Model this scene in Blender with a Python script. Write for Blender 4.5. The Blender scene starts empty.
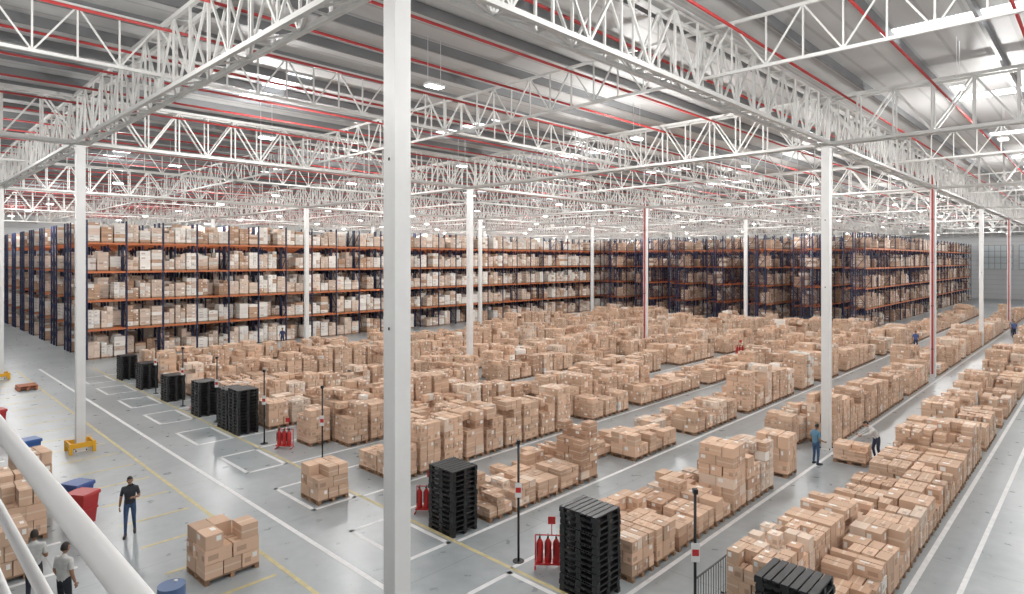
import bpy, math, random
import numpy as np
from mathutils import Vector, Matrix
random.seed(11); rng=np.random.default_rng(7)
S=bpy.context.scene; COL=S.collection
H=8.2
# ---------------------------------------------------------------- materials
def mat(name,c,rough=.6,metal=0,emit=0,noise=0,nscale=3,bump=0,c2=None,spec=.5,attr=False):
    m=bpy.data.materials.new(name); m.use_nodes=True; nt=m.node_tree; b=nt.nodes['Principled BSDF']
    b.inputs['Base Color'].default_value=(*c,1); b.inputs['Roughness'].default_value=rough; b.inputs['Metallic'].default_value=metal
    b.inputs['Specular IOR Level'].default_value=spec
    if emit:
        b.inputs['Emission Color'].default_value=(*c,1); b.inputs['Emission Strength'].default_value=emit
    if noise:
        tc=nt.nodes.new('ShaderNodeTexCoord'); n=nt.nodes.new('ShaderNodeTexNoise'); n.inputs['Scale'].default_value=nscale; n.inputs['Detail'].default_value=5
        nt.links.new(tc.outputs['Object'],n.inputs['Vector'])
        r=nt.nodes.new('ShaderNodeValToRGB'); c2=c2 or tuple(x*(1-noise) for x in c)
        r.color_ramp.elements[0].color=(*c2,1); r.color_ramp.elements[1].color=(*c,1)
        r.color_ramp.elements[0].position=.35; r.color_ramp.elements[1].position=.65
        nt.links.new(n.outputs['Fac'],r.inputs[0]); nt.links.new(r.outputs[0],b.inputs['Base Color'])
        if bump:
            bp=nt.nodes.new('ShaderNodeBump'); bp.inputs['Strength'].default_value=bump; nt.links.new(n.outputs['Fac'],bp.inputs['Height']); nt.links.new(bp.outputs[0],b.inputs['Normal'])
    return m
def N(nt,t,**k):
    n=nt.nodes.new(t)
    for a,v in k.items(): setattr(n,a,v)
    return n
def math_(nt,op,a,b=None):
    n=N(nt,'ShaderNodeMath',operation=op)
    for i,x in enumerate((a,b)):
        if x is None: continue
        if isinstance(x,(int,float)): n.inputs[i].default_value=x
        else: nt.links.new(x,n.inputs[i])
    return n.outputs[0]
def mix_(nt,f,a,b):
    n=N(nt,'ShaderNodeMix',data_type='RGBA')
    for s,x in ((0,f),(6,a),(7,b)):
        if isinstance(x,(int,float)): n.inputs[s].default_value=x
        elif isinstance(x,tuple): n.inputs[s].default_value=x
        else: nt.links.new(x,n.inputs[s])
    return n.outputs[2]
def carton_mat():
    m=bpy.data.materials.new('cardboard'); m.use_nodes=True; nt=m.node_tree; b=nt.nodes['Principled BSDF']
    b.inputs['Roughness'].default_value=.7; b.inputs['Specular IOR Level'].default_value=.25
    at=N(nt,'ShaderNodeAttribute',attribute_name='Col'); uv=N(nt,'ShaderNodeUVMap'); sp=N(nt,'ShaderNodeSeparateXYZ'); nt.links.new(uv.outputs[0],sp.inputs[0])
    x,y=sp.outputs[0],sp.outputs[1]; a=at.outputs['Alpha']
    def box(x0,x1,y0,y1):
        return math_(nt,'MULTIPLY',math_(nt,'MULTIPLY',math_(nt,'GREATER_THAN',x,x0),math_(nt,'LESS_THAN',x,x1)),math_(nt,'MULTIPLY',math_(nt,'GREATER_THAN',y,y0),math_(nt,'LESS_THAN',y,y1)))
    tape=box(0,1,.44,.56)
    col=mix_(nt,math_(nt,'MULTIPLY',tape,math_(nt,'MULTIPLY',math_(nt,'LESS_THAN',a,.5),.5)),at.outputs['Color'],(.82,.70,.58,1))
    lab=math_(nt,'MULTIPLY',box(.6,.88,.5,.85),math_(nt,'GREATER_THAN',a,.66))
    col=mix_(nt,lab,col,(.87,.85,.82,1))
    pr=math_(nt,'MULTIPLY',box(.12,.5,.25,.62),math_(nt,'GREATER_THAN',math_(nt,'FRACT',math_(nt,'MULTIPLY',a,7.0)),.6))
    col=mix_(nt,math_(nt,'MULTIPLY',pr,.4),col,(.20,.10,.07,1))
    nt.links.new(col,b.inputs['Base Color']); return m
CART=carton_mat()
WHITE=mat('white_painted_steel',(.78,.78,.77),.45,noise=.05,nscale=1.5)
TRUSSM=mat('white_truss_paint',(.69,.69,.67),.5)
PURL=mat('galvanised_grey_steel',(.20,.205,.21),.5,.2)
REDP=mat('red_sprinkler_paint',(.42,.04,.04),.45)
NAVY=mat('navy_rack_paint',(.010,.016,.06),.5)
ORANGE=mat('orange_beam_paint',(.58,.17,.06),.5)
BLACKP=mat('black_plastic',(.018,.019,.021),.45,noise=.3,nscale=9)
WOODP=mat('pallet_wood',(.38,.23,.14),.8,noise=.35,nscale=6)
YEL=mat('yellow_guard_paint',(.80,.42,.02),.45)
DARKM=mat('black_metal',(.02,.02,.022),.4,.3)
REDE=mat('red_extinguisher_paint',(.55,.03,.03),.3)
LAMP=mat('lamp_glow',(1,.99,.97),.5,emit=14)
SKYL=mat('skylight_panel',(.95,.98,1.0),.5,emit=3.2)
PANE=mat('translucent_window_pane',(.55,.60,.62),.5)
WLINE=mat('white_floor_paint',(.82,.83,.83),.5,noise=.12,nscale=4)
YLINE=mat('yellow_floor_paint',(.62,.54,.28),.5,noise=.2,nscale=4)
def mat_floor():
    m=bpy.data.materials.new('polished_concrete'); m.use_nodes=True; nt=m.node_tree; b=nt.nodes['Principled BSDF']
    tc=N(nt,'ShaderNodeTexCoord'); n1=N(nt,'ShaderNodeTexNoise'); n1.inputs['Scale'].default_value=.18; n1.inputs['Detail'].default_value=6
    n2=N(nt,'ShaderNodeTexNoise'); n2.inputs['Scale'].default_value=2.2; n2.inputs['Detail'].default_value=8
    for n in (n1,n2): nt.links.new(tc.outputs['Object'],n.inputs['Vector'])
    f=math_(nt,'ADD',math_(nt,'MULTIPLY',n1.outputs[0],.65),math_(nt,'MULTIPLY',n2.outputs[0],.35))
    r=N(nt,'ShaderNodeValToRGB'); r.color_ramp.elements[0].position=.36; r.color_ramp.elements[0].color=(.285,.315,.33,1); r.color_ramp.elements[1].position=.64; r.color_ramp.elements[1].color=(.41,.445,.46,1)
    nt.links.new(f,r.inputs[0])
    sp=N(nt,'ShaderNodeSeparateXYZ'); nt.links.new(tc.outputs['Object'],sp.inputs[0])
    def joint(s,p):
        return math_(nt,'LESS_THAN',math_(nt,'FRACT',math_(nt,'DIVIDE',math_(nt,'ADD',s,200),p)),.004)
    j=math_(nt,'MAXIMUM',joint(sp.outputs[0],5.65),joint(sp.outputs[1],5.75))
    col=mix_(nt,math_(nt,'MULTIPLY',j,.45),r.outputs[0],(.12,.12,.12,1))
    nt.links.new(col,b.inputs['Base Color'])
    rr=N(nt,'ShaderNodeMapRange'); rr.inputs[3].default_value=.20; rr.inputs[4].default_value=.42; nt.links.new(n2.outputs[0],rr.inputs[0]); nt.links.new(rr.outputs[0],b.inputs['Roughness'])
    return m
def mat_ribbed(name,c,axis,per,dark=.8):
    m=bpy.data.materials.new(name); m.use_nodes=True; nt=m.node_tree; b=nt.nodes['Principled BSDF']; b.inputs['Roughness'].default_value=.55
    tc=N(nt,'ShaderNodeTexCoord'); sp=N(nt,'ShaderNodeSeparateXYZ'); nt.links.new(tc.outputs['Object'],sp.inputs[0])
    f=math_(nt,'FRACT',math_(nt,'DIVIDE',math_(nt,'ADD',sp.outputs[axis],300),per))
    g=math_(nt,'LESS_THAN',f,.12)
    nz=N(nt,'ShaderNodeTexNoise'); nz.inputs['Scale'].default_value=.25; nt.links.new(tc.outputs['Object'],nz.inputs['Vector'])
    a=mix_(nt,nz.outputs[0],(*[x*.86 for x in c],1),(*c,1))
    nt.links.new(mix_(nt,g,a,(*[x*dark for x in c],1)),b.inputs['Base Color'])
    bp=N(nt,'ShaderNodeBump'); bp.inputs['Strength'].default_value=.3; nt.links.new(g,bp.inputs['Height']); nt.links.new(bp.outputs[0],b.inputs['Normal'])
    return m
FLOORM=mat_floor(); DECK=mat_ribbed('roof_deck',(.60,.60,.595),1,.95,.72); WALLM=mat_ribbed('wall_cladding',(.60,.61,.62),2,1.0)
# ---------------------------------------------------------------- bulk boxes
FI=np.array([[0,1,3,2],[4,6,7,5],[0,4,5,1],[2,3,7,6],[0,2,6,4],[1,5,7,3]])
SG=np.array([[x,y,z] for x in(-1,1) for y in(-1,1) for z in(-1,1)],float)
UVF=np.array([[[0,0],[0,1],[1,1],[1,0]],[[0,0],[1,0],[1,1],[0,1]],[[0,0],[1,0],[1,1],[0,1]],[[0,0],[0,1],[1,1],[1,0]],[[0,0],[0,1],[1,1],[1,0]],[[0,0],[1,0],[1,1],[0,1]]],float)
class BX:
    def __init__(s): s.C=[];s.A=[];s.K=[];s.M=[]
    def box(s,cx,cy,cz,hx,hy,hz,yaw=0,col=(.5,.5,.5,0),m=0):
        c,sn=math.cos(yaw),math.sin(yaw)
        s.C.append((cx,cy,cz)); s.A.append(((hx*c,hx*sn,0),(-hy*sn,hy*c,0),(0,0,hz))); s.K.append(col); s.M.append(m)
    def bx(s,x0,x1,y0,y1,z0,z1,m=0,col=(.5,.5,.5,0)):
        s.box((x0+x1)/2,(y0+y1)/2,(z0+z1)/2,(x1-x0)/2,(y1-y0)/2,(z1-z0)/2,0,col,m)
    def bar(s,p,q,w,h,m=0):
        p=Vector(p);q=Vector(q);a=(q-p)/2; up=Vector((0,0,1))
        if abs(a.normalized().z)>.95: up=Vector((1,0,0))
        sd=up.cross(a).normalized(); u2=a.cross(sd).normalized()
        s.C.append(tuple((p+q)/2)); s.A.append((tuple(a),tuple(sd*w/2),tuple(u2*h/2))); s.K.append((.5,.5,.5,0)); s.M.append(m)
    def mesh(s,name,mats):
        C=np.array(s.C,float);A=np.array(s.A,float);n=len(C)
        V=(C[:,None,:]+np.einsum('vk,nkc->nvc',SG,A)).reshape(-1,3)
        F=(FI[None]+8*np.arange(n)[:,None,None]).reshape(-1)
        me=bpy.data.meshes.new(name); me.vertices.add(8*n); me.vertices.foreach_set('co',V.ravel())
        me.loops.add(24*n); me.loops.foreach_set('vertex_index',F.astype(np.int32))
        me.polygons.add(6*n); me.polygons.foreach_set('loop_start',np.arange(0,24*n,4,dtype=np.int32)); me.polygons.foreach_set('loop_total',np.full(6*n,4,np.int32))
        me.polygons.foreach_set('material_index',np.repeat(np.array(s.M,np.int32),6))
        me.polygons.foreach_set('use_smooth',np.zeros(6*n,bool))
        me.update(calc_edges=True)
        uv=me.uv_layers.new(name='UVMap'); uv.data.foreach_set('uv',np.tile(UVF.reshape(-1),n))
        ca=me.color_attributes.new('Col','FLOAT_COLOR','POINT'); ca.data.foreach_set('color',np.repeat(np.array(s.K,float),8,axis=0).ravel())
        for m in mats: me.materials.append(m)
        return me
    def obj(s,name,mats,loc=(0,0,0)):
        return add(name,s.mesh(name,mats),loc)
def add(name,me,loc=(0,0,0),rz=0,parent=None):
    o=bpy.data.objects.new(name,me); o.location=loc; o.rotation_euler=(0,0,rz); COL.objects.link(o)
    if parent: o.parent=parent
    return o
# general small mesh builder
class GM:
    def __init__(s): s.v=[];s.f=[];s.m=[];s.sm=[]
    def tube(s,pts,rads,n=10,m=0,cap=True,smooth=True):
        pts=[Vector(p) for p in pts]
        if isinstance(rads,(int,float)): rads=[rads]*len(pts)
        base=len(s.v)
        for i,p in enumerate(pts):
            t=(pts[min(i+1,len(pts)-1)]-pts[max(i-1,0)]).normalized()
            up=Vector((0,0,1)) if abs(t.z)<.9 else Vector((1,0,0))
            a=up.cross(t).normalized(); b=t.cross(a)
            for k in range(n):
                th=2*math.pi*k/n; s.v.append(tuple(p+(a*math.cos(th)+b*math.sin(th))*rads[i]))
        for i in range(len(pts)-1):
            for k in range(n):
                a=base+i*n+k;b=base+i*n+(k+1)%n
                s.f.append((a,b,b+n,a+n)); s.m.append(m); s.sm.append(smooth)
        if cap:
            s.f.append(tuple(base+k for k in reversed(range(n)))); s.m.append(m); s.sm.append(False)
            e=base+(len(pts)-1)*n; s.f.append(tuple(e+k for k in range(n))); s.m.append(m); s.sm.append(False)
    def box(s,x0,x1,y0,y1,z0,z1,m=0,taper=1.0):
        base=len(s.v); cx,cy=(x0+x1)/2,(y0+y1)/2
        for sx in(0,1):
            for sy in(0,1):
                for sz in(0,1):
                    x=(x0,x1)[sx];y=(y0,y1)[sy]
                    if sz==0: x=cx+(x-cx)*taper;y=cy+(y-cy)*taper
                    s.v.append((x,y,(z0,z1)[sz]))
        for f in FI: s.f.append(tuple(int(base+i) for i in f)); s.m.append(m); s.sm.append(False)
    def ell(s,c,r,m=0,nu=14,nv=10,fn=None,keep=None):
        base=len(s.v); c=Vector(c)
        P=[]
        for j in range(nv+1):
            ph=math.pi*j/nv
            for i in range(nu):
                th=2*math.pi*i/nu
                d=Vector((math.sin(ph)*math.cos(th),math.sin(ph)*math.sin(th),math.cos(ph)))
                p=Vector((d.x*r[0],d.y*r[1],d.z*r[2]))
                if fn: p=fn(p,d)
                P.append(d); s.v.append(tuple(c+p))
        for j in range(nv):
            for i in range(nu):
                a=j*nu+i;b=j*nu+(i+1)%nu
                if keep and not keep((P[a]+P[b]+P[a+nu]+P[b+nu])/4): continue
                s.f.append((base+a,base+a+nu,base+b+nu,base+b)); s.m.append(m); s.sm.append(True)
    def mesh(s,name,mats):
        me=bpy.data.meshes.new(name); me.from_pydata(s.v,[],s.f)
        me.polygons.foreach_set('material_index',s.m); me.polygons.foreach_set('use_smooth',s.sm)
        for m in mats: me.materials.append(m)
        me.update(); return me
# ---------------------------------------------------------------- room
X0,X1,Y0,Y1,ZR=-8,165,-12,116,15.6
def slab(name,x0,x1,y0,y1,z0,z1,m):
    b=BX(); b.bx(x0,x1,y0,y1,z0,z1); return b.obj(name,[m])
slab('floor',X0-.3,X1+.3,Y0-.3,Y1+.3,-.3,0,FLOORM)
slab('wall_west',X0-.3,X0,Y0,Y1,0,ZR,WALLM); slab('wall_east',X1,X1+.3,Y0,Y1,0,ZR,WALLM)
slab('wall_south',X0-.3,X1+.3,Y0-.3,Y0,0,ZR,WALLM); slab('wall_north',X0-.3,X1+.3,Y1,Y1+.3,0,ZR,WALLM)
slab('ceiling',X0-.3,X1+.3,Y0-.3,Y1+.3,ZR,ZR+.3,DECK)
UC=[6.35+22.55*i for i in range(8)]; VC=[8.87+23.0*j for j in range(5)]
# far wall doors / windows
b=BX()
b.bx(X1-.12,X1-.02,6.5,11,0,4.2); 
for k in range(6): b.bx(X1-.16,X1-.12,6.5,11,.55+k*.6,.6+k*.6,1)
b.bx(X1-.2,X1-.02,6.3,6.5,0,4.4,2); b.bx(X1-.2,X1-.02,11,11.2,0,4.4,2); b.bx(X1-.2,X1-.02,6.3,11.2,4.2,4.4,2)
b.obj('door_1',[WHITE,PURL,DARKM])
for wi,vy in enumerate((2.5,8.5,14.5)):
    b=BX(); b.bx(X1-.1,X1-.02,vy,vy+5,6.3,11.3,0)
    for k in range(6): b.bx(X1-.15,X1-.1,vy+k-.04,vy+k+.04,6.3,11.3,1)
    for k in range(5): b.bx(X1-.15,X1-.1,vy,vy+5,6.25+k*1.25,6.33+k*1.25,1)
    b.obj('window_%d'%(wi+1),[PANE,PURL])
# ---------------------------------------------------------------- columns
ZB,ZT=13.1,15.15
def column(u,v,guard,riser):
    g=BX(); w=.165
    g.bx(-w,w,-w,-w+.035,0,ZB); g.bx(-w,w,w-.035,w,0,ZB); g.bx(-w,-w+.035,-w+.035,w-.035,0,ZB); g.bx(w-.035,w,-w+.035,w-.035,0,ZB)
    g.bx(-.22,.22,-.22,.22,0,.03); g.bx(-.26,.26,-.26,.26,ZB-.04,ZB)
    for sx in(-1,1):
        for sy in(-1,1): g.bx(sx*.19-.02,sx*.19+.02,sy*.19-.02,sy*.19+.02,.03,.09,2)
    for z in (7.0,9.9): g.bx(-w-.008,-w,-.02,.02,z,z+.05,2)
    if guard:
        r0=.42
        for a,bq in (((-r0,-r0),(r0,-r0)),((r0,-r0),(r0,r0)),((r0,r0),(-r0,r0)),((-r0,r0),(-r0,-r0))):
            g.bar((*a,.34),(*bq,.34),.06,.2,1)
        for a in (-r0,r0):
            for c in(-r0,r0): g.bx(a-.06,a+.06,c-.06,c+.06,0,.46,1)
    if riser:
        g.bx(-w-.12,-w-.02,-.05,.05,.3,ZB+1,3)
        for z in (2,5,8,11): g.bx(-w-.14,-w,-.07,.07,z,z+.05,2)
    g.obj('steel_column',[WHITE,YEL,DARKM,REDP],(u,v,0))
for i,u in enumerate(UC):
    for j,v in enumerate(VC):
        if u>X1-1: continue
        column(u,v,i==0 and j>=1,(i,j) in((2,0),(2,1),(4,0),(5,1)))
# ---------------------------------------------------------------- trusses
def truss(name,along,c,a0,a1,zb,zt,panel,width,ch,wb):
    b=BX(); n=max(2,int(round((a1-a0)/panel))); st=(a1-a0)/n
    P=lambda a,o,z:(a,c+o,z) if along=='u' else (c+o,a,z)
    offs=(-width/2,width/2) if width else (0,)
    for o in offs:
        b.bar(P(a0,o,zb),P(a1,o,zb),ch,ch); b.bar(P(a0,o,zt),P(a1,o,zt),ch,ch)
        for k in range(n):
            a=a0+k*st
            b.bar(P(a,o,zb),P(a,o,zt),wb,wb)
            if k%2: b.bar(P(a,o,zb),P(a+st,o,zt),wb,wb)
            else: b.bar(P(a,o,zt),P(a+st,o,zb),wb,wb)
    if width:
        for k in range(n):
            a=a0+k*st
            for z in(zb,zt):
                b.bar(P(a,offs[0],z),P(a,offs[1],z),wb*.8,wb*.8)
            b.bar(P(a,offs[k%2],zb),P(a+st,offs[1-k%2],zb),wb*.7,wb*.7)
    b.obj(name,[TRUSSM])
for v in VC: truss('roof_girder_truss','u',v,X0,X1,ZB+.1,ZT,1.3,.5,.12,.06)
for u in UC:
    if u<X1: truss('roof_girder_truss','v',u,Y0,Y1,ZB+.1,ZT,1.3,.5,.12,.06)
for k in range(6):
    v=VC[0]-11.5+23*k
    if Y0<v<Y1: truss('roof_joist_truss','u',v,X0,X1,ZB+.6,ZT,1.0,0,.09,.045)
for i in range(7):
    u=UC[0]+22.55*i+11.27
    truss('roof_joist_truss','v',u,Y0,Y1,ZB+.6,ZT,1.0,0,.09,.045)
b=BX()
v=Y0+1
while v<Y1: b.bx(X0,X1,v-.05,v+.05,ZT+.15,ZR); v+=2.3
b.obj('roof_purlins',[PURL])
g=GM(); v=Y0+2.0
while v<Y1: g.tube([(X0+1,v,14.8),(X1-1,v,14.8)],.045,6); v+=2.95
add('sprinkler_pipes',g.mesh('sprinkler_pipes',[REDP]))
# skylights
b=BX()
for i in range(8):
    for j in range(6):
        u=UC[0]+22.55*i-5.6; vv=VC[0]+23*j-6
        for du in (0,11.3):
            if X0<u+du<X1-4 and vv+5<Y1: b.bx(u+du-.5,u+du+.5,max(vv-2.5,Y0+.5),vv+2.5,ZR-.03,ZR-.005)
b.obj('skylight_panels',[SKYL])
# flat LED high bay lamps
g=GM(); g.box(-.3,.3,-.17,.17,0,.06,0); g.box(-.27,.27,-.145,.145,-.02,0,1)
for k in range(7): g.box(-.24+k*.075,-.225+k*.075,-.14,.14,.06,.11,0)
g.tube([(-.25,0,.06),(-.25,0,1.5)],.008,5,0); g.tube([(.25,0,.06),(.25,0,1.5)],.008,5,0)
lm=g.mesh('high_bay_lamp',[WHITE,LAMP])
ld=bpy.data.lights.new('lamp_light','POINT'); ld.energy=1350; ld.shadow_soft_size=.25; ld.color=(1,.985,.965)
for i in range(15):
    for j in range(11):
        u=UC[0]-5.6+11.27*i; v=VC[0]-17+11.5*j
        if not(X0+1<u<X1-1 and Y0+1<v<Y1-1): continue
        o=add('high_bay_lamp',lm,(u,v,13.5))
        if (i+j)%2==0 and u<X1-8:
            L=bpy.data.objects.new('bulb',ld); COL.objects.link(L); L.parent=o; L.location=(0,0,-.3)
# ---------------------------------------------------------------- racks
LV=[0,2.45,4.85,7.25,9.65]; BAY=2.85
def rack_mesh(nb):
    b=BX()
    for k in range(nb+1):
        x=k*BAY
        for y in(.05,1.05,1.35,2.35): b.bx(x-.06,x+.06,y-.05,y+.05,0,11.5,0)
        for y0,y1 in((.05,1.05),(1.35,2.35)):
            for q in range(8):
                z=.4+q*1.35; b.bar((x,y0,z),(x,y1,z),.05,.05,0); b.bar((x,(y0,y1)[q%2],z),(x,(y1,y0)[q%2],z+1.35),.05,.05,0)
    for k in range(nb):
        for z in LV[1:]:
            for y in(.05,1.05,1.35,2.35): b.bx(k*BAY+.055,(k+1)*BAY-.055,y-.03,y+.03,z-.15,z,1)
    return b.mesh('pallet_rack',[NAVY,ORANGE])
def ccol(kind=0):
    r=random.random(); k=.9+.24*random.random()
    if kind==0: c=(.64,.445,.32) if r<.78 else ((.52,.335,.23) if r<.88 else ((.74,.60,.49) if r<.98 else (.80,.77,.72)))
    elif kind==1: c=(.66,.53,.44) if r<.45 else ((.80,.76,.71) if r<.82 else (.48,.31,.21))
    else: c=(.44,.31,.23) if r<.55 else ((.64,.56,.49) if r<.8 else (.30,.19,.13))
    return (c[0]*k,c[1]*k,c[2]*k,random.random())
def goods_mesh(nb,miss,kd=1):
    b=BX()
    for k in range(nb):
        for z in LV:
            for y0 in(.0,1.3):
                if random.random()<miss*.6: continue
                for q in range(3):
                    if random.random()<miss: continue
                    x=k*BAY+.5+.925*q; b.bx(x-.4,x+.4,y0,y0+1.1,z+.01,z+.13,1)
                    nz=random.choice((4,4,5,5,6)); hz=random.uniform(.9,1.75)/nz; tot=nz
                    nx=random.choice((1,2,2)); kk=ccol(kd)
                    for iz in range(tot):
                        for ix in range(nx):
                            if iz==tot-1 and random.random()<.25: continue
                            c=ccol(kd) if random.random()<.25 else kk
                            f=random.uniform(.9,1.1); w=.82/nx; j=random.uniform(-.02,.02)
                            b.box(x-.41+w*(ix+.5),y0+.55+j,z+.13+hz*(iz+.5),w/2-.008,.53,hz/2-.006,0,(c[0]*f,c[1]*f,c[2]*f,random.random()),0)
    return b.mesh('rack_cartons',[CART,WOODP])
rm52=rack_mesh(53); rm27=rack_mesh(27)
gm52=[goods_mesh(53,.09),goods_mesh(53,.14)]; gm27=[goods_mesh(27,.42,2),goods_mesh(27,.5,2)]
for r in range(9):
    y=60.4+r*5.9; o=add('pallet_rack',rm52,(12.5,y,0)); add('cartons',gm52[r%2],(0,0,0),0,o)
for r in range(7):
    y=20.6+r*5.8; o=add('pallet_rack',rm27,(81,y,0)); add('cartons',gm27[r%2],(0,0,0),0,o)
# ---------------------------------------------------------------- pallets + carton loads on the floor
def pallet(b,cx,cy,z,m,wx=1.0,wy=1.2,yaw=0,slats=5):
    c,s=math.cos(yaw),math.sin(yaw)
    def pb(x,y,zc,hx,hy,hz): b.box(cx+x*c-y*s,cy+x*s+y*c,z+zc,hx,hy,hz,yaw,(.4,.3,.2,0),m)
    for k in(-1,0,1): pb(k*(wx/2-.06),0,.012,.055,wy/2,.011); 
    for k in(-1,0,1):
        for l in(-1,0,1): pb(k*(wx/2-.06),l*(wy/2-.08),.065,.055,.08,.042)
    for q in range(slats): 
        yy=-wy/2+wy*(q+.5)/slats; pb(0,yy,.125,wx/2,wy/slats/2-.015,.017)
def load(b,cx,cy,z,h,wx=1.0,wy=1.2,yaw=0,kind=0,full=False):
    c,s=math.cos(yaw),math.sin(yaw)
    nx=random.choice((2,2,3)); ny=random.choice((2,3,3,4)); nz=max(2,int(h/random.uniform(.20,.36))); hz=h/nz; base=ccol(kind)
    drop=random.random()*.85
    if full: nx,ny=2,3; nz=3; hz=h/nz; drop=.25
    for iz in range(nz):
        if iz%2: ax,ay=nx,ny
        else: ax,ay=ny,nx
        if iz%2==0 and nx==ny: ay+=1
        for ix in range(ax):
            for iy in range(ay):
                if iz==nz-1 and random.random()<.6*drop: continue
                if iz==nz-2 and nz>3 and drop>.6 and (ix+.5)/ax<.5: continue
                wX,wY=wx/ax,wy/ay; x=-wx/2+wX*(ix+.5)+random.uniform(-.015,.015); y=-wy/2+wY*(iy+.5)+random.uniform(-.015,.015)
                f=random.uniform(.88,1.1); k=base if random.random()<.7 else ccol(kind)
                b.box(cx+x*c-y*s,cy+x*s+y*c,z+hz*(iz+.5),wX/2-.012,wY/2-.012,hz/2-.006,yaw+random.uniform(-.02,.02),(k[0]*f,k[1]*f,k[2]*f,random.random()),0)
ROWS=[4.4,9.3,14.5,19.5,24.6,29.8,34.8,39.7,44.6,49.3]
for ri,vc in enumerate(ROWS):
    b=BX(); umax=118 if ri<3 else 77.5
    ustart=13.95
    for rank in(0,1):
        u=ustart; g=0; hh=1.2
        while u<umax:
            if g<=0:
                g=random.randint(3,8); hh=random.choice((.55,.75,.95,1.1,1.3,1.5,1.8)) if ri>0 else random.choice((.9,1.15,1.4,1.6)); 
                if u>19 and random.random()<.5: u+=random.choice((1.0,1.6,2.4))
            g-=1
            v=vc+rank*1.25
            hit=any(abs(u-cu)<.85 and abs(v-cv)<.95 for cu in UC for cv in VC)
            if ri==1 and rank==0 and 25.2<u<28.6: hit=True
            if not hit and random.random()>.06:
                h=max(.4,hh*random.uniform(.75,1.18))
                if ri==0 and 19.5<u<28.5: h=min(h,.85)
                if ri==1 and u<19: h=random.uniform(.5,.95)
                if ri==2 and u<18: h=random.uniform(.45,.9)
                if ri==2 and 18.8<u<20.5: h=2.0
                if ri==3 and 15<u<19: h=1.75
                yaw=random.uniform(-.04,.04)
                pallet(b,u,v,0,1,yaw=yaw,slats=4); load(b,u,v,.145,h,yaw=yaw)
            u+=1.16
    b.obj('palletised_carton_row',[CART,WOODP])
def single_load(u,v,h,yaw,kind=0,wx=1.0,wy=1.2,full=True):
    b=BX(); pallet(b,0,0,0,1,yaw=0,slats=6,wx=wx,wy=wy); load(b,0,0,.145,h,kind=kind,wx=wx,wy=wy,full=full); o=b.obj('carton_pallet',[CART,WOODP],(u,v,0)); o.rotation_euler[2]=yaw
single_load(11.0,19.6,1.05,0,wx=1.15); 
single_load(6.55,16.95,1.1,.03,wx=1.4)
single_load(27.8,7.55,.6,.05)
single_load(3.2,23.2,1.4,0); single_load(3.3,24.7,1.5,0); single_load(4.0,27.5,1.3,.1); single_load(2.4,20.7,1.2,0)
# black pallet stacks
def stack(u,v,n):
    b=BX()
    for k in range(n): pallet(b,random.uniform(-.015,.015),random.uniform(-.015,.015),k*.15,0,.98,1.15,random.uniform(-.01,.01),7)
    b.obj('black_pallet_stack',[BLACKP],(u,v,0))
for v,n in((4.4,14),(9.3,14),(14.5,13),(29.8,14),(34.7,12),(39.6,10),(44.5,11),(48.9,11)): stack(12.45,v,n)
for v,n in((31.1,13),): stack(12.45,v,n)
b=BX(); pallet(b,0,0,0,0,slats=6); pallet(b,.03,.02,.145,0,slats=6); b.obj('wooden_pallet_stack',[mat('reddish_pallet_wood',(.5,.2,.12),.8,noise=.3)],(7.0,49.5,0))
# ---------------------------------------------------------------- floor paint
b=BX(); 
def ln(x0,x1,y0,y1,m=0): b.bx(min(x0,x1),max(x0,x1),min(y0,y1),max(y0,y1),.001,.004,m)
def rect(x0,x1,y0,y1,m=0,w=.14):
    ln(x0,x1,y0,y0+w,m); ln(x0,x1,y1-w,y1,m); ln(x0,x0+w,y0,y1,m); ln(x1-w,x1,y0,y1,m)
for vc in ROWS:
    rect(10.1,11.75,vc-.75,vc+2.1); 
    ln(11.9,100 if vc<16 else 77,vc-.87,vc-.74); ln(11.9,77,vc+2.1,vc+2.23)
ln(8.9,9.05,0,58,0); ln(7.6,7.72,-8,58,1); ln(11.83,11.95,-2,56,1)
for k in range(26):
    v=3+k*2.1; ln(2.2,3.9,v,v+.14,0); ln(5.4,7.4,v,v+.12,1)
ln(2.1,2.24,0,58,0); ln(4.5,4.65,0,58,0); ln(12,118,2.6,2.72,0)
b.obj('floor_marking_paint',[WLINE,YLINE])
# ---------------------------------------------------------------- posts, extinguishers, barriers
g=GM(); g.tube([(0,0,0),(0,0,.02)],.16,12); g.tube([(0,0,.02),(0,0,3.3)],.032,8); g.box(-.09,.09,-.045,-.035,1.75,2.15,1); g.box(-.07,.07,-.049,-.045,1.88,2.02,2)
g.box(-.05,.05,-.06,.06,3.2,3.3)
pm=g.mesh('signal_post',[DARKM,WHITE,REDE])
for v in(6.4,11.6,17.1,22.1,27.2,32.6,37.5,42.2): add('sign_post',pm,(12.3,v,0),math.radians(-50))
g=GM()
for sx,sy in((-.22,0),(.22,0),(0,.02)):
    g.tube([(sx,sy,.16),(sx,sy,.2),(sx,sy,.66),(sx,sy,.74),(sx,sy,.78)],[.085,.095,.095,.055,.03],12,0)
    g.tube([(sx,sy,.78),(sx,sy,.84)],.028,8,1); g.box(sx-.015,sx+.015,sy-.13,sy+.05,.84,.87,1)
    g.tube([(sx,sy-.03,.81),(sx-.06,sy-.12,.7),(sx-.06,sy-.12,.35)],.014,6,1)
for sx in(-.34,.34):
    g.tube([(sx,.14,0),(sx,.14,.8)],.018,8,0); g.tube([(sx,-.2,.02),(sx,.25,.02)],.02,8,0)
g.tube([(-.34,.14,.8),(.34,.14,.8)],.018,8,0); g.box(-.34,.34,-.14,.16,.12,.16,0)
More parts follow.
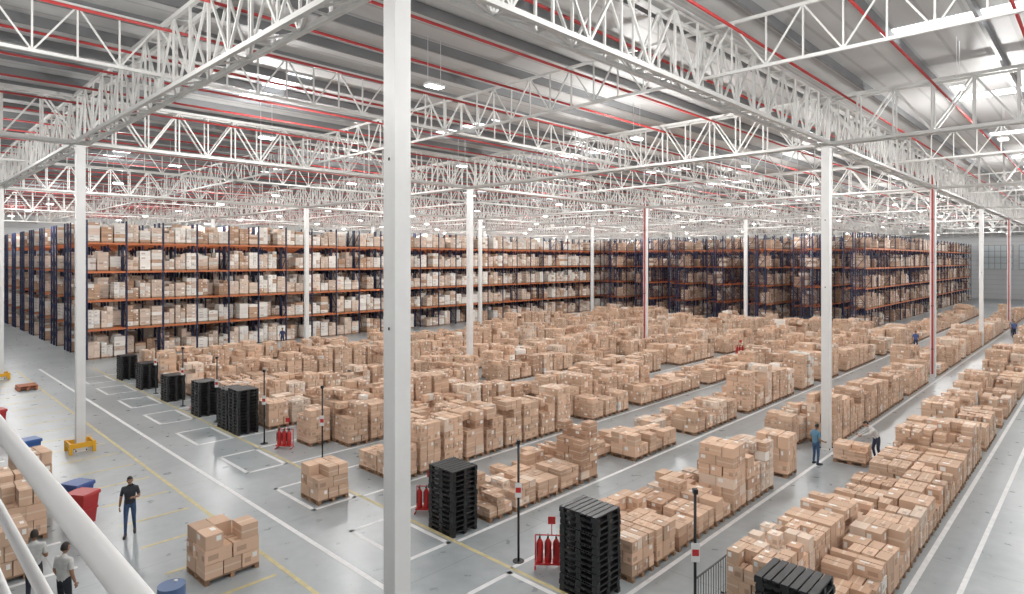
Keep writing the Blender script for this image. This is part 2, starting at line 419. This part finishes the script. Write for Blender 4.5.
g.tube([(.1,.14,.8),(.1,.14,1.15)],.014,6,0); g.box(0,.2,.13,.145,1.1,1.3,0)
em=g.mesh('fire_extinguisher_stand',[REDE,DARKM])
for u,v in((12.6,10.8),(12.6,16.0),(12.6,25.9),(12.6,36.2),(52,22.9),(62,18.2)): add('fire_extinguisher_stand',em,(u,v,0),math.radians(-50))
g=GM(); g.tube([(-1,0,.1),(-1,0,1.1),(1,0,1.1),(1,0,.1)],.022,8); g.tube([(-1,0,.2),(1,0,.2)],.018,8)
for k in range(1,16): g.tube([(-1+k*.125,0,.2),(-1+k*.125,0,1.1)],.008,5)
for sx in(-.8,.8): g.tube([(sx,-.25,.02),(sx,.25,.02)],.02,6); g.tube([(sx,0,.02),(sx,0,.2)],.018,6)
add('crowd_barrier',g.mesh('crowd_barrier',[DARKM]),(13.8,6.65,-.0),0)
# bins
def bin_mesh(c):
    g=GM(); g.box(-.29,.29,-.35,.35,.06,.95,0,.78); g.box(-.32,.32,-.38,.38,.93,.99,0); g.box(-.31,.31,-.37,.30,.99,1.05,0,1.05); g.tube([(-.3,.42,1.0),(.3,.42,1.0)],.018,8,0)
    for sx in(-.27,.27): g.tube([(sx-.03,.3,.1),(sx+.03,.3,.1)],.1,14,1); g.tube([(sx,.36,1.0),(sx,.42,1.0)],.015,6,0)
    g.box(-.25,.25,-.36,-.33,.5,.56,0)
    return g.mesh('wheelie_bin',[mat('bin_plastic',c,.4),DARKM])
add('wheelie_bin',bin_mesh((.42,.02,.025)),(4.6,22.9,0),.6); add('wheelie_bin',bin_mesh((.03,.08,.28)),(4.7,24.0,0),.5)
add('wheelie_bin',bin_mesh((.03,.10,.32)),(4.5,31.2,0),.2); add('wheelie_bin',bin_mesh((.42,.03,.03)),(4.3,38.5,0),.2)
g=GM(); g.tube([(0,0,0),(0,0,.02),(0,0,.3),(0,0,.31),(0,0,.6),(0,0,.61),(0,0,.88),(0,0,.9)],[.27,.285,.285,.3,.3,.285,.285,.29],20,0); g.tube([(.12,.1,.9),(.12,.1,.93)],.04,10,1)
add('plastic_drum',g.mesh('plastic_drum',[mat('blue_drum_plastic',(.08,.14,.28),.4),WHITE]),(4.75,15.2,0))
# ---------------------------------------------------------------- mezzanine + railing
b=BX(); b.bx(X0+.05,.33,Y0+.05,30,6.35,6.6,0); b.bx(.2,.34,Y0+.05,30,6.2,6.66,1)
for v in(-11,-3,5,13,21,29):
    for u in(-7.5,-.4): b.bx(u-.12,u+.12,v-.12,v+.12,0,6.35,1); b.bx(u-.2,u+.2,v-.2,v+.2,0,.03,1)
b.obj('mezzanine_platform',[mat('mezzanine_concrete',(.4,.4,.4),.7,noise=.15),WHITE])
g=GM()
for z in (7.69,7.44,7.22,6.98): g.tube([(.28,-11,z),(.28,29,z)],.022 if z>7.6 else .014,14)
for k in range(15):
    v=-11+k*2.85
    g.tube([(.28,v,6.66),(.28,v,7.69)],.02,10)
add('mezzanine_railing',g.mesh('mezzanine_railing',[WHITE]))
# ---------------------------------------------------------------- people
def seg_d(p,a,b):
    ab=b-a; t=max(0,min(1,(p-a).dot(ab)/max(ab.length_squared,1e-9))); return (p-(a+ab*t)).length
def person(name,loc,face,shirt,pants,hairc,J={},sleeve='short',skin=(.32,.17,.10),headdir=(0,1,-.1),scale=1.0,vest=None):
    P=dict(pel=(0,0,.95),sp=(0,.0,1.12),ch=(0,0,1.33),nb=(0,-.01,1.47),nt=(0,.01,1.56),
      sL=(.185,0,1.42),eL=(.24,-.02,1.13),wL=(.25,.06,.88),sR=(-.185,0,1.42),eR=(-.24,-.02,1.13),wR=(-.25,.06,.88),
      hL=(.095,0,.91),kL=(.11,.03,.5),aL=(.12,-.01,.09),tL=(.14,.15,.04),hR=(-.095,0,.91),kR=(-.11,.03,.5),aR=(-.12,-.01,.09),tR=(-.14,.15,.04))
    P.update(J); P={k:Vector(v) for k,v in P.items()}
    R=dict(pel=(.155,.115),sp=(.145,.10),ch=(.165,.115),nb=(.075,.07),nt=(.055,.055),sL=(.07,.07),eL=(.043,.043),wL=(.029,.029),sR=(.07,.07),eR=(.043,.043),wR=(.029,.029),
      hL=(.092,.092),kL=(.06,.06),aL=(.042,.042),tL=(.038,.03),hR=(.092,.092),kR=(.06,.06),aR=(.042,.042),tR=(.038,.03))
    E=[('pel','sp','S'),('sp','ch','S'),('ch','nb','S'),('nb','nt','K'),('ch','sL','S'),('sL','eL','A'),('eL','wL','F'),('ch','sR','S'),('sR','eR','A'),('eR','wR','F'),
       ('pel','hL','P'),('hL','kL','P'),('kL','aL','P'),('aL','tL','B'),('pel','hR','P'),('hR','kR','P'),('kR','aR','P'),('aR','tR','B')]
    keys=list(P); idx={k:i for i,k in enumerate(keys)}
    me=bpy.data.meshes.new('tmp'); me.from_pydata([P[k] for k in keys],[(idx[a],idx[b]) for a,b,_ in E],[])
    o=bpy.data.objects.new('tmp',me); COL.objects.link(o)
    o.modifiers.new('s','SKIN'); 
    if not me.skin_vertices: 
        bpy.context.view_layer.objects.active=o
    for i,k in enumerate(keys):
        sv=me.skin_vertices[0].data[i]; sv.radius=R[k]; sv.use_root=(k=='pel')
    sb=o.modifiers.new('b','SUBSURF'); sb.levels=2; sb.render_levels=2
    dg=bpy.context.evaluated_depsgraph_get(); dg.update(); ev=o.evaluated_get(dg); m2=ev.to_mesh()
    G=GM()
    for v in m2.vertices: G.v.append(tuple(v.co))
    pants_i,shirt_i,skin_i,shoe_i=1,0,2,3
    for p in m2.polygons:
        c=p.center; best=min(E,key=lambda e:seg_d(c,P[e[0]],P[e[1]])/( .5*(R[e[0]][0]+R[e[1]][0])))
        t=best[2]
        if t=='F': mi=skin_i if sleeve!='long' else shirt_i
        elif t=='A':
            d=(c-P[best[0]]).length/((P[best[1]]-P[best[0]]).length); mi=skin_i if (sleeve=='short' and d>.72) else shirt_i
        elif t=='K': mi=skin_i
        elif t=='P': mi=pants_i
        elif t=='B': mi=shoe_i
        else: mi=shirt_i
        if t=='S' and best[0]=='pel' and (c-P['pel']).dot((P['sp']-P['pel']).normalized())<.0: mi=pants_i
        G.f.append(tuple(p.vertices)); G.m.append(mi); G.sm.append(True)
    ev.to_mesh_clear(); bpy.data.objects.remove(o); bpy.data.meshes.remove(me)
    # head
    hd=Vector(headdir).normalized(); up=(P['nt']-P['nb']).normalized(); up=(up-hd*up.dot(hd)).normalized(); rt=hd.cross(up).normalized()
    hc=P['nt']+up*.10+hd*.02
    n0=len(G.v)
    def hf(p,d):
        if d.z<-.1: k=1-.28*(-d.z-.1); p=Vector((p.x*k,p.y*(1-.12*(-d.z-.1)),p.z))
        if d.y>.5: p.y*=.95
        return p
    G.ell((0,0,0),(.076,.094,.118),2,18,14,hf)
    G.ell((0,.098,-.012),(.012,.02,.024),2,8,6); G.ell((0,.088,-.058),(.026,.008,.008),6,8,6)
    for sx in(-1,1):
        G.ell((sx*.03,.083,.012),(.014,.009,.009),4,8,6); G.ell((sx*.03,.09,.012),(.006,.005,.006),5,6,5)
        G.ell((sx*.03,.086,.032),(.018,.006,.004),5,6,5); G.ell((sx*.078,-.005,-.005),(.01,.02,.032),2,8,6)
    G.ell((0,-.008,.012),(.084,.102,.122),5,18,14,None,lambda d:d.z>.38 or (d.y<-.1 and d.z>-.35))
    for i in range(n0,len(G.v)):
        p=Vector(G.v[i]); G.v[i]=tuple(hc+rt*p.x+hd*p.y+up*p.z)
    # hands
    for s,(w,e) in ((1,('wL','eL')),(-1,('wR','eR'))):
        d=(P[w]-P[e]).normalized(); side=Vector((0,1,0)); side=(side-d*side.dot(d))
        side=side.normalized() if side.length>.2 else Vector((s,0,0)); nrm=d.cross(side).normalized()
        if nrm.x*s>0: nrm=-nrm
        p0=P[w]; n1=len(G.v)
        G.ell((0,0,0),(.05,.042,.018),2,10,8)
        for i in range(n1,len(G.v)):
            q=Vector(G.v[i]); G.v[i]=tuple(p0+d*(.05+q.x)+side*q.y+nrm*q.z)
        for k,(o_,L) in enumerate(((.03,.07),(.01,.08),(-.011,.075),(-.03,.058))):
            a=p0+d*.085+side*o_; bb=a+d*L*.5+nrm*.012; c=bb+d*L*.35+nrm*.03; G.tube([a,bb,c],[.0095,.0085,.006],6,2)
        a=p0+d*.035+side*.036; G.tube([a,a+d*.025+side*.025+nrm*.01,a+d*.055+side*.03+nrm*.02],[.012,.01,.007],6,2)
    for s in 'LR':
        a,t=P['a'+s],P['t'+s]; f=(t-a); f.z=0; f.normalize()
        G.tube([Vector((a.x,a.y,a.z-.03))-f*.05,Vector((a.x,a.y,a.z-.045))+f*.08,Vector((t.x,t.y,t.z-.005))+f*.06],[.045,.045,.035],8,3)
    M=[mat('shirt_fabric',shirt,.85,noise=.2,nscale=8),mat('trouser_fabric',pants,.85,noise=.2,nscale=8),mat('skin',skin,.55),mat('shoe_leather',(.02,.02,.02),.5),mat('eye_white',(.7,.7,.7),.3),mat('hair',hairc,.6),mat('lips',(.3,.1,.08),.5)]
    ob=add(name,G.mesh(name,M),loc,0); ob.scale=(scale,)*3
    ob.rotation_euler=(0,0,math.atan2(face[1],face[0])-math.pi/2)
    return ob
HAIR=(.015,.01,.008)
walk=dict(kL=(.10,.12,.50),aL=(.11,.16,.09),tL=(.12,.31,.04),kR=(-.10,-.02,.50),aR=(-.11,-.18,.12),tR=(-.12,-.05,.04),eR=(-.25,.03,1.15),wR=(-.13,.22,1.2),wL=(.27,-.02,.87))
person('walking_man',(5.45,21.1,0),(-.35,-1),(.035,.04,.05),(.05,.09,.19),HAIR,walk,skin=(.28,.15,.09),scale=.98)
person('worker',(2.75,18.4,0),(.3,1),(.55,.56,.55),(.03,.035,.05),HAIR,dict(wR=(-.1,.3,1.1),wL=(.12,.32,1.1)))
person('worker',(3.1,17.1,0),(1,.6),(.62,.62,.6),(.02,.022,.03),HAIR,dict(wR=(-.25,.12,.9)))
bend=dict(sp=(0,.06,1.1),ch=(0,.22,1.27),nb=(0,.33,1.37),nt=(0,.40,1.43),sL=(.18,.25,1.34),sR=(-.18,.25,1.34),eL=(.2,.46,1.16),eR=(-.2,.46,1.16),wL=(.15,.70,1.08),wR=(-.15,.70,1.08),kL=(.12,.1,.5),aL=(.14,-.02,.09),aR=(-.14,-.15,.09),tR=(-.15,.0,.04))
person('warehouse_picker',(28.6,6.85,0),(-.7,.7),(.75,.75,.75),(.05,.06,.10),HAIR,bend,skin=(.45,.26,.18),headdir=(0,1,-.5),sleeve='long')
person('warehouse_picker',(26.4,8.5,0),(.8,-.4),(.12,.26,.38),(.05,.11,.22),HAIR,dict(wR=(-.2,.3,1.0),wL=(.2,.3,1.0)),headdir=(0,1,-.5),scale=.92)
person('warehouse_picker',(27.3,56.5,0),(-.2,-1),(.05,.06,.15),(.04,.05,.10),HAIR)
for u,v,c in((84,7.3,(.08,.12,.3)),(86,7.6,(.3,.3,.32)),(66,12.7,(.08,.12,.3))): person('warehouse_picker',(u,v,0),(-1,-.4),c,(.03,.04,.08),HAIR)
# ---------------------------------------------------------------- world & camera
w=bpy.data.worlds.new('World'); S.world=w; w.use_nodes=True; w.node_tree.nodes['Background'].inputs[0].default_value=(.8,.88,1,1); w.node_tree.nodes['Background'].inputs[1].default_value=.6
cd=bpy.data.cameras.new('camera'); cam=bpy.data.objects.new('camera',cd); COL.objects.link(cam); cam.location=(0,0,H)
cam.rotation_euler=(math.pi/2,0,-math.atan2(.7203,.6936)); cd.sensor_width=36; cd.lens=621/1024*36; cd.shift_y=-37/1024; cd.clip_start=.05; cd.clip_end=500
S.camera=cam
S.view_settings.view_transform='Standard'; S.view_settings.exposure=.05
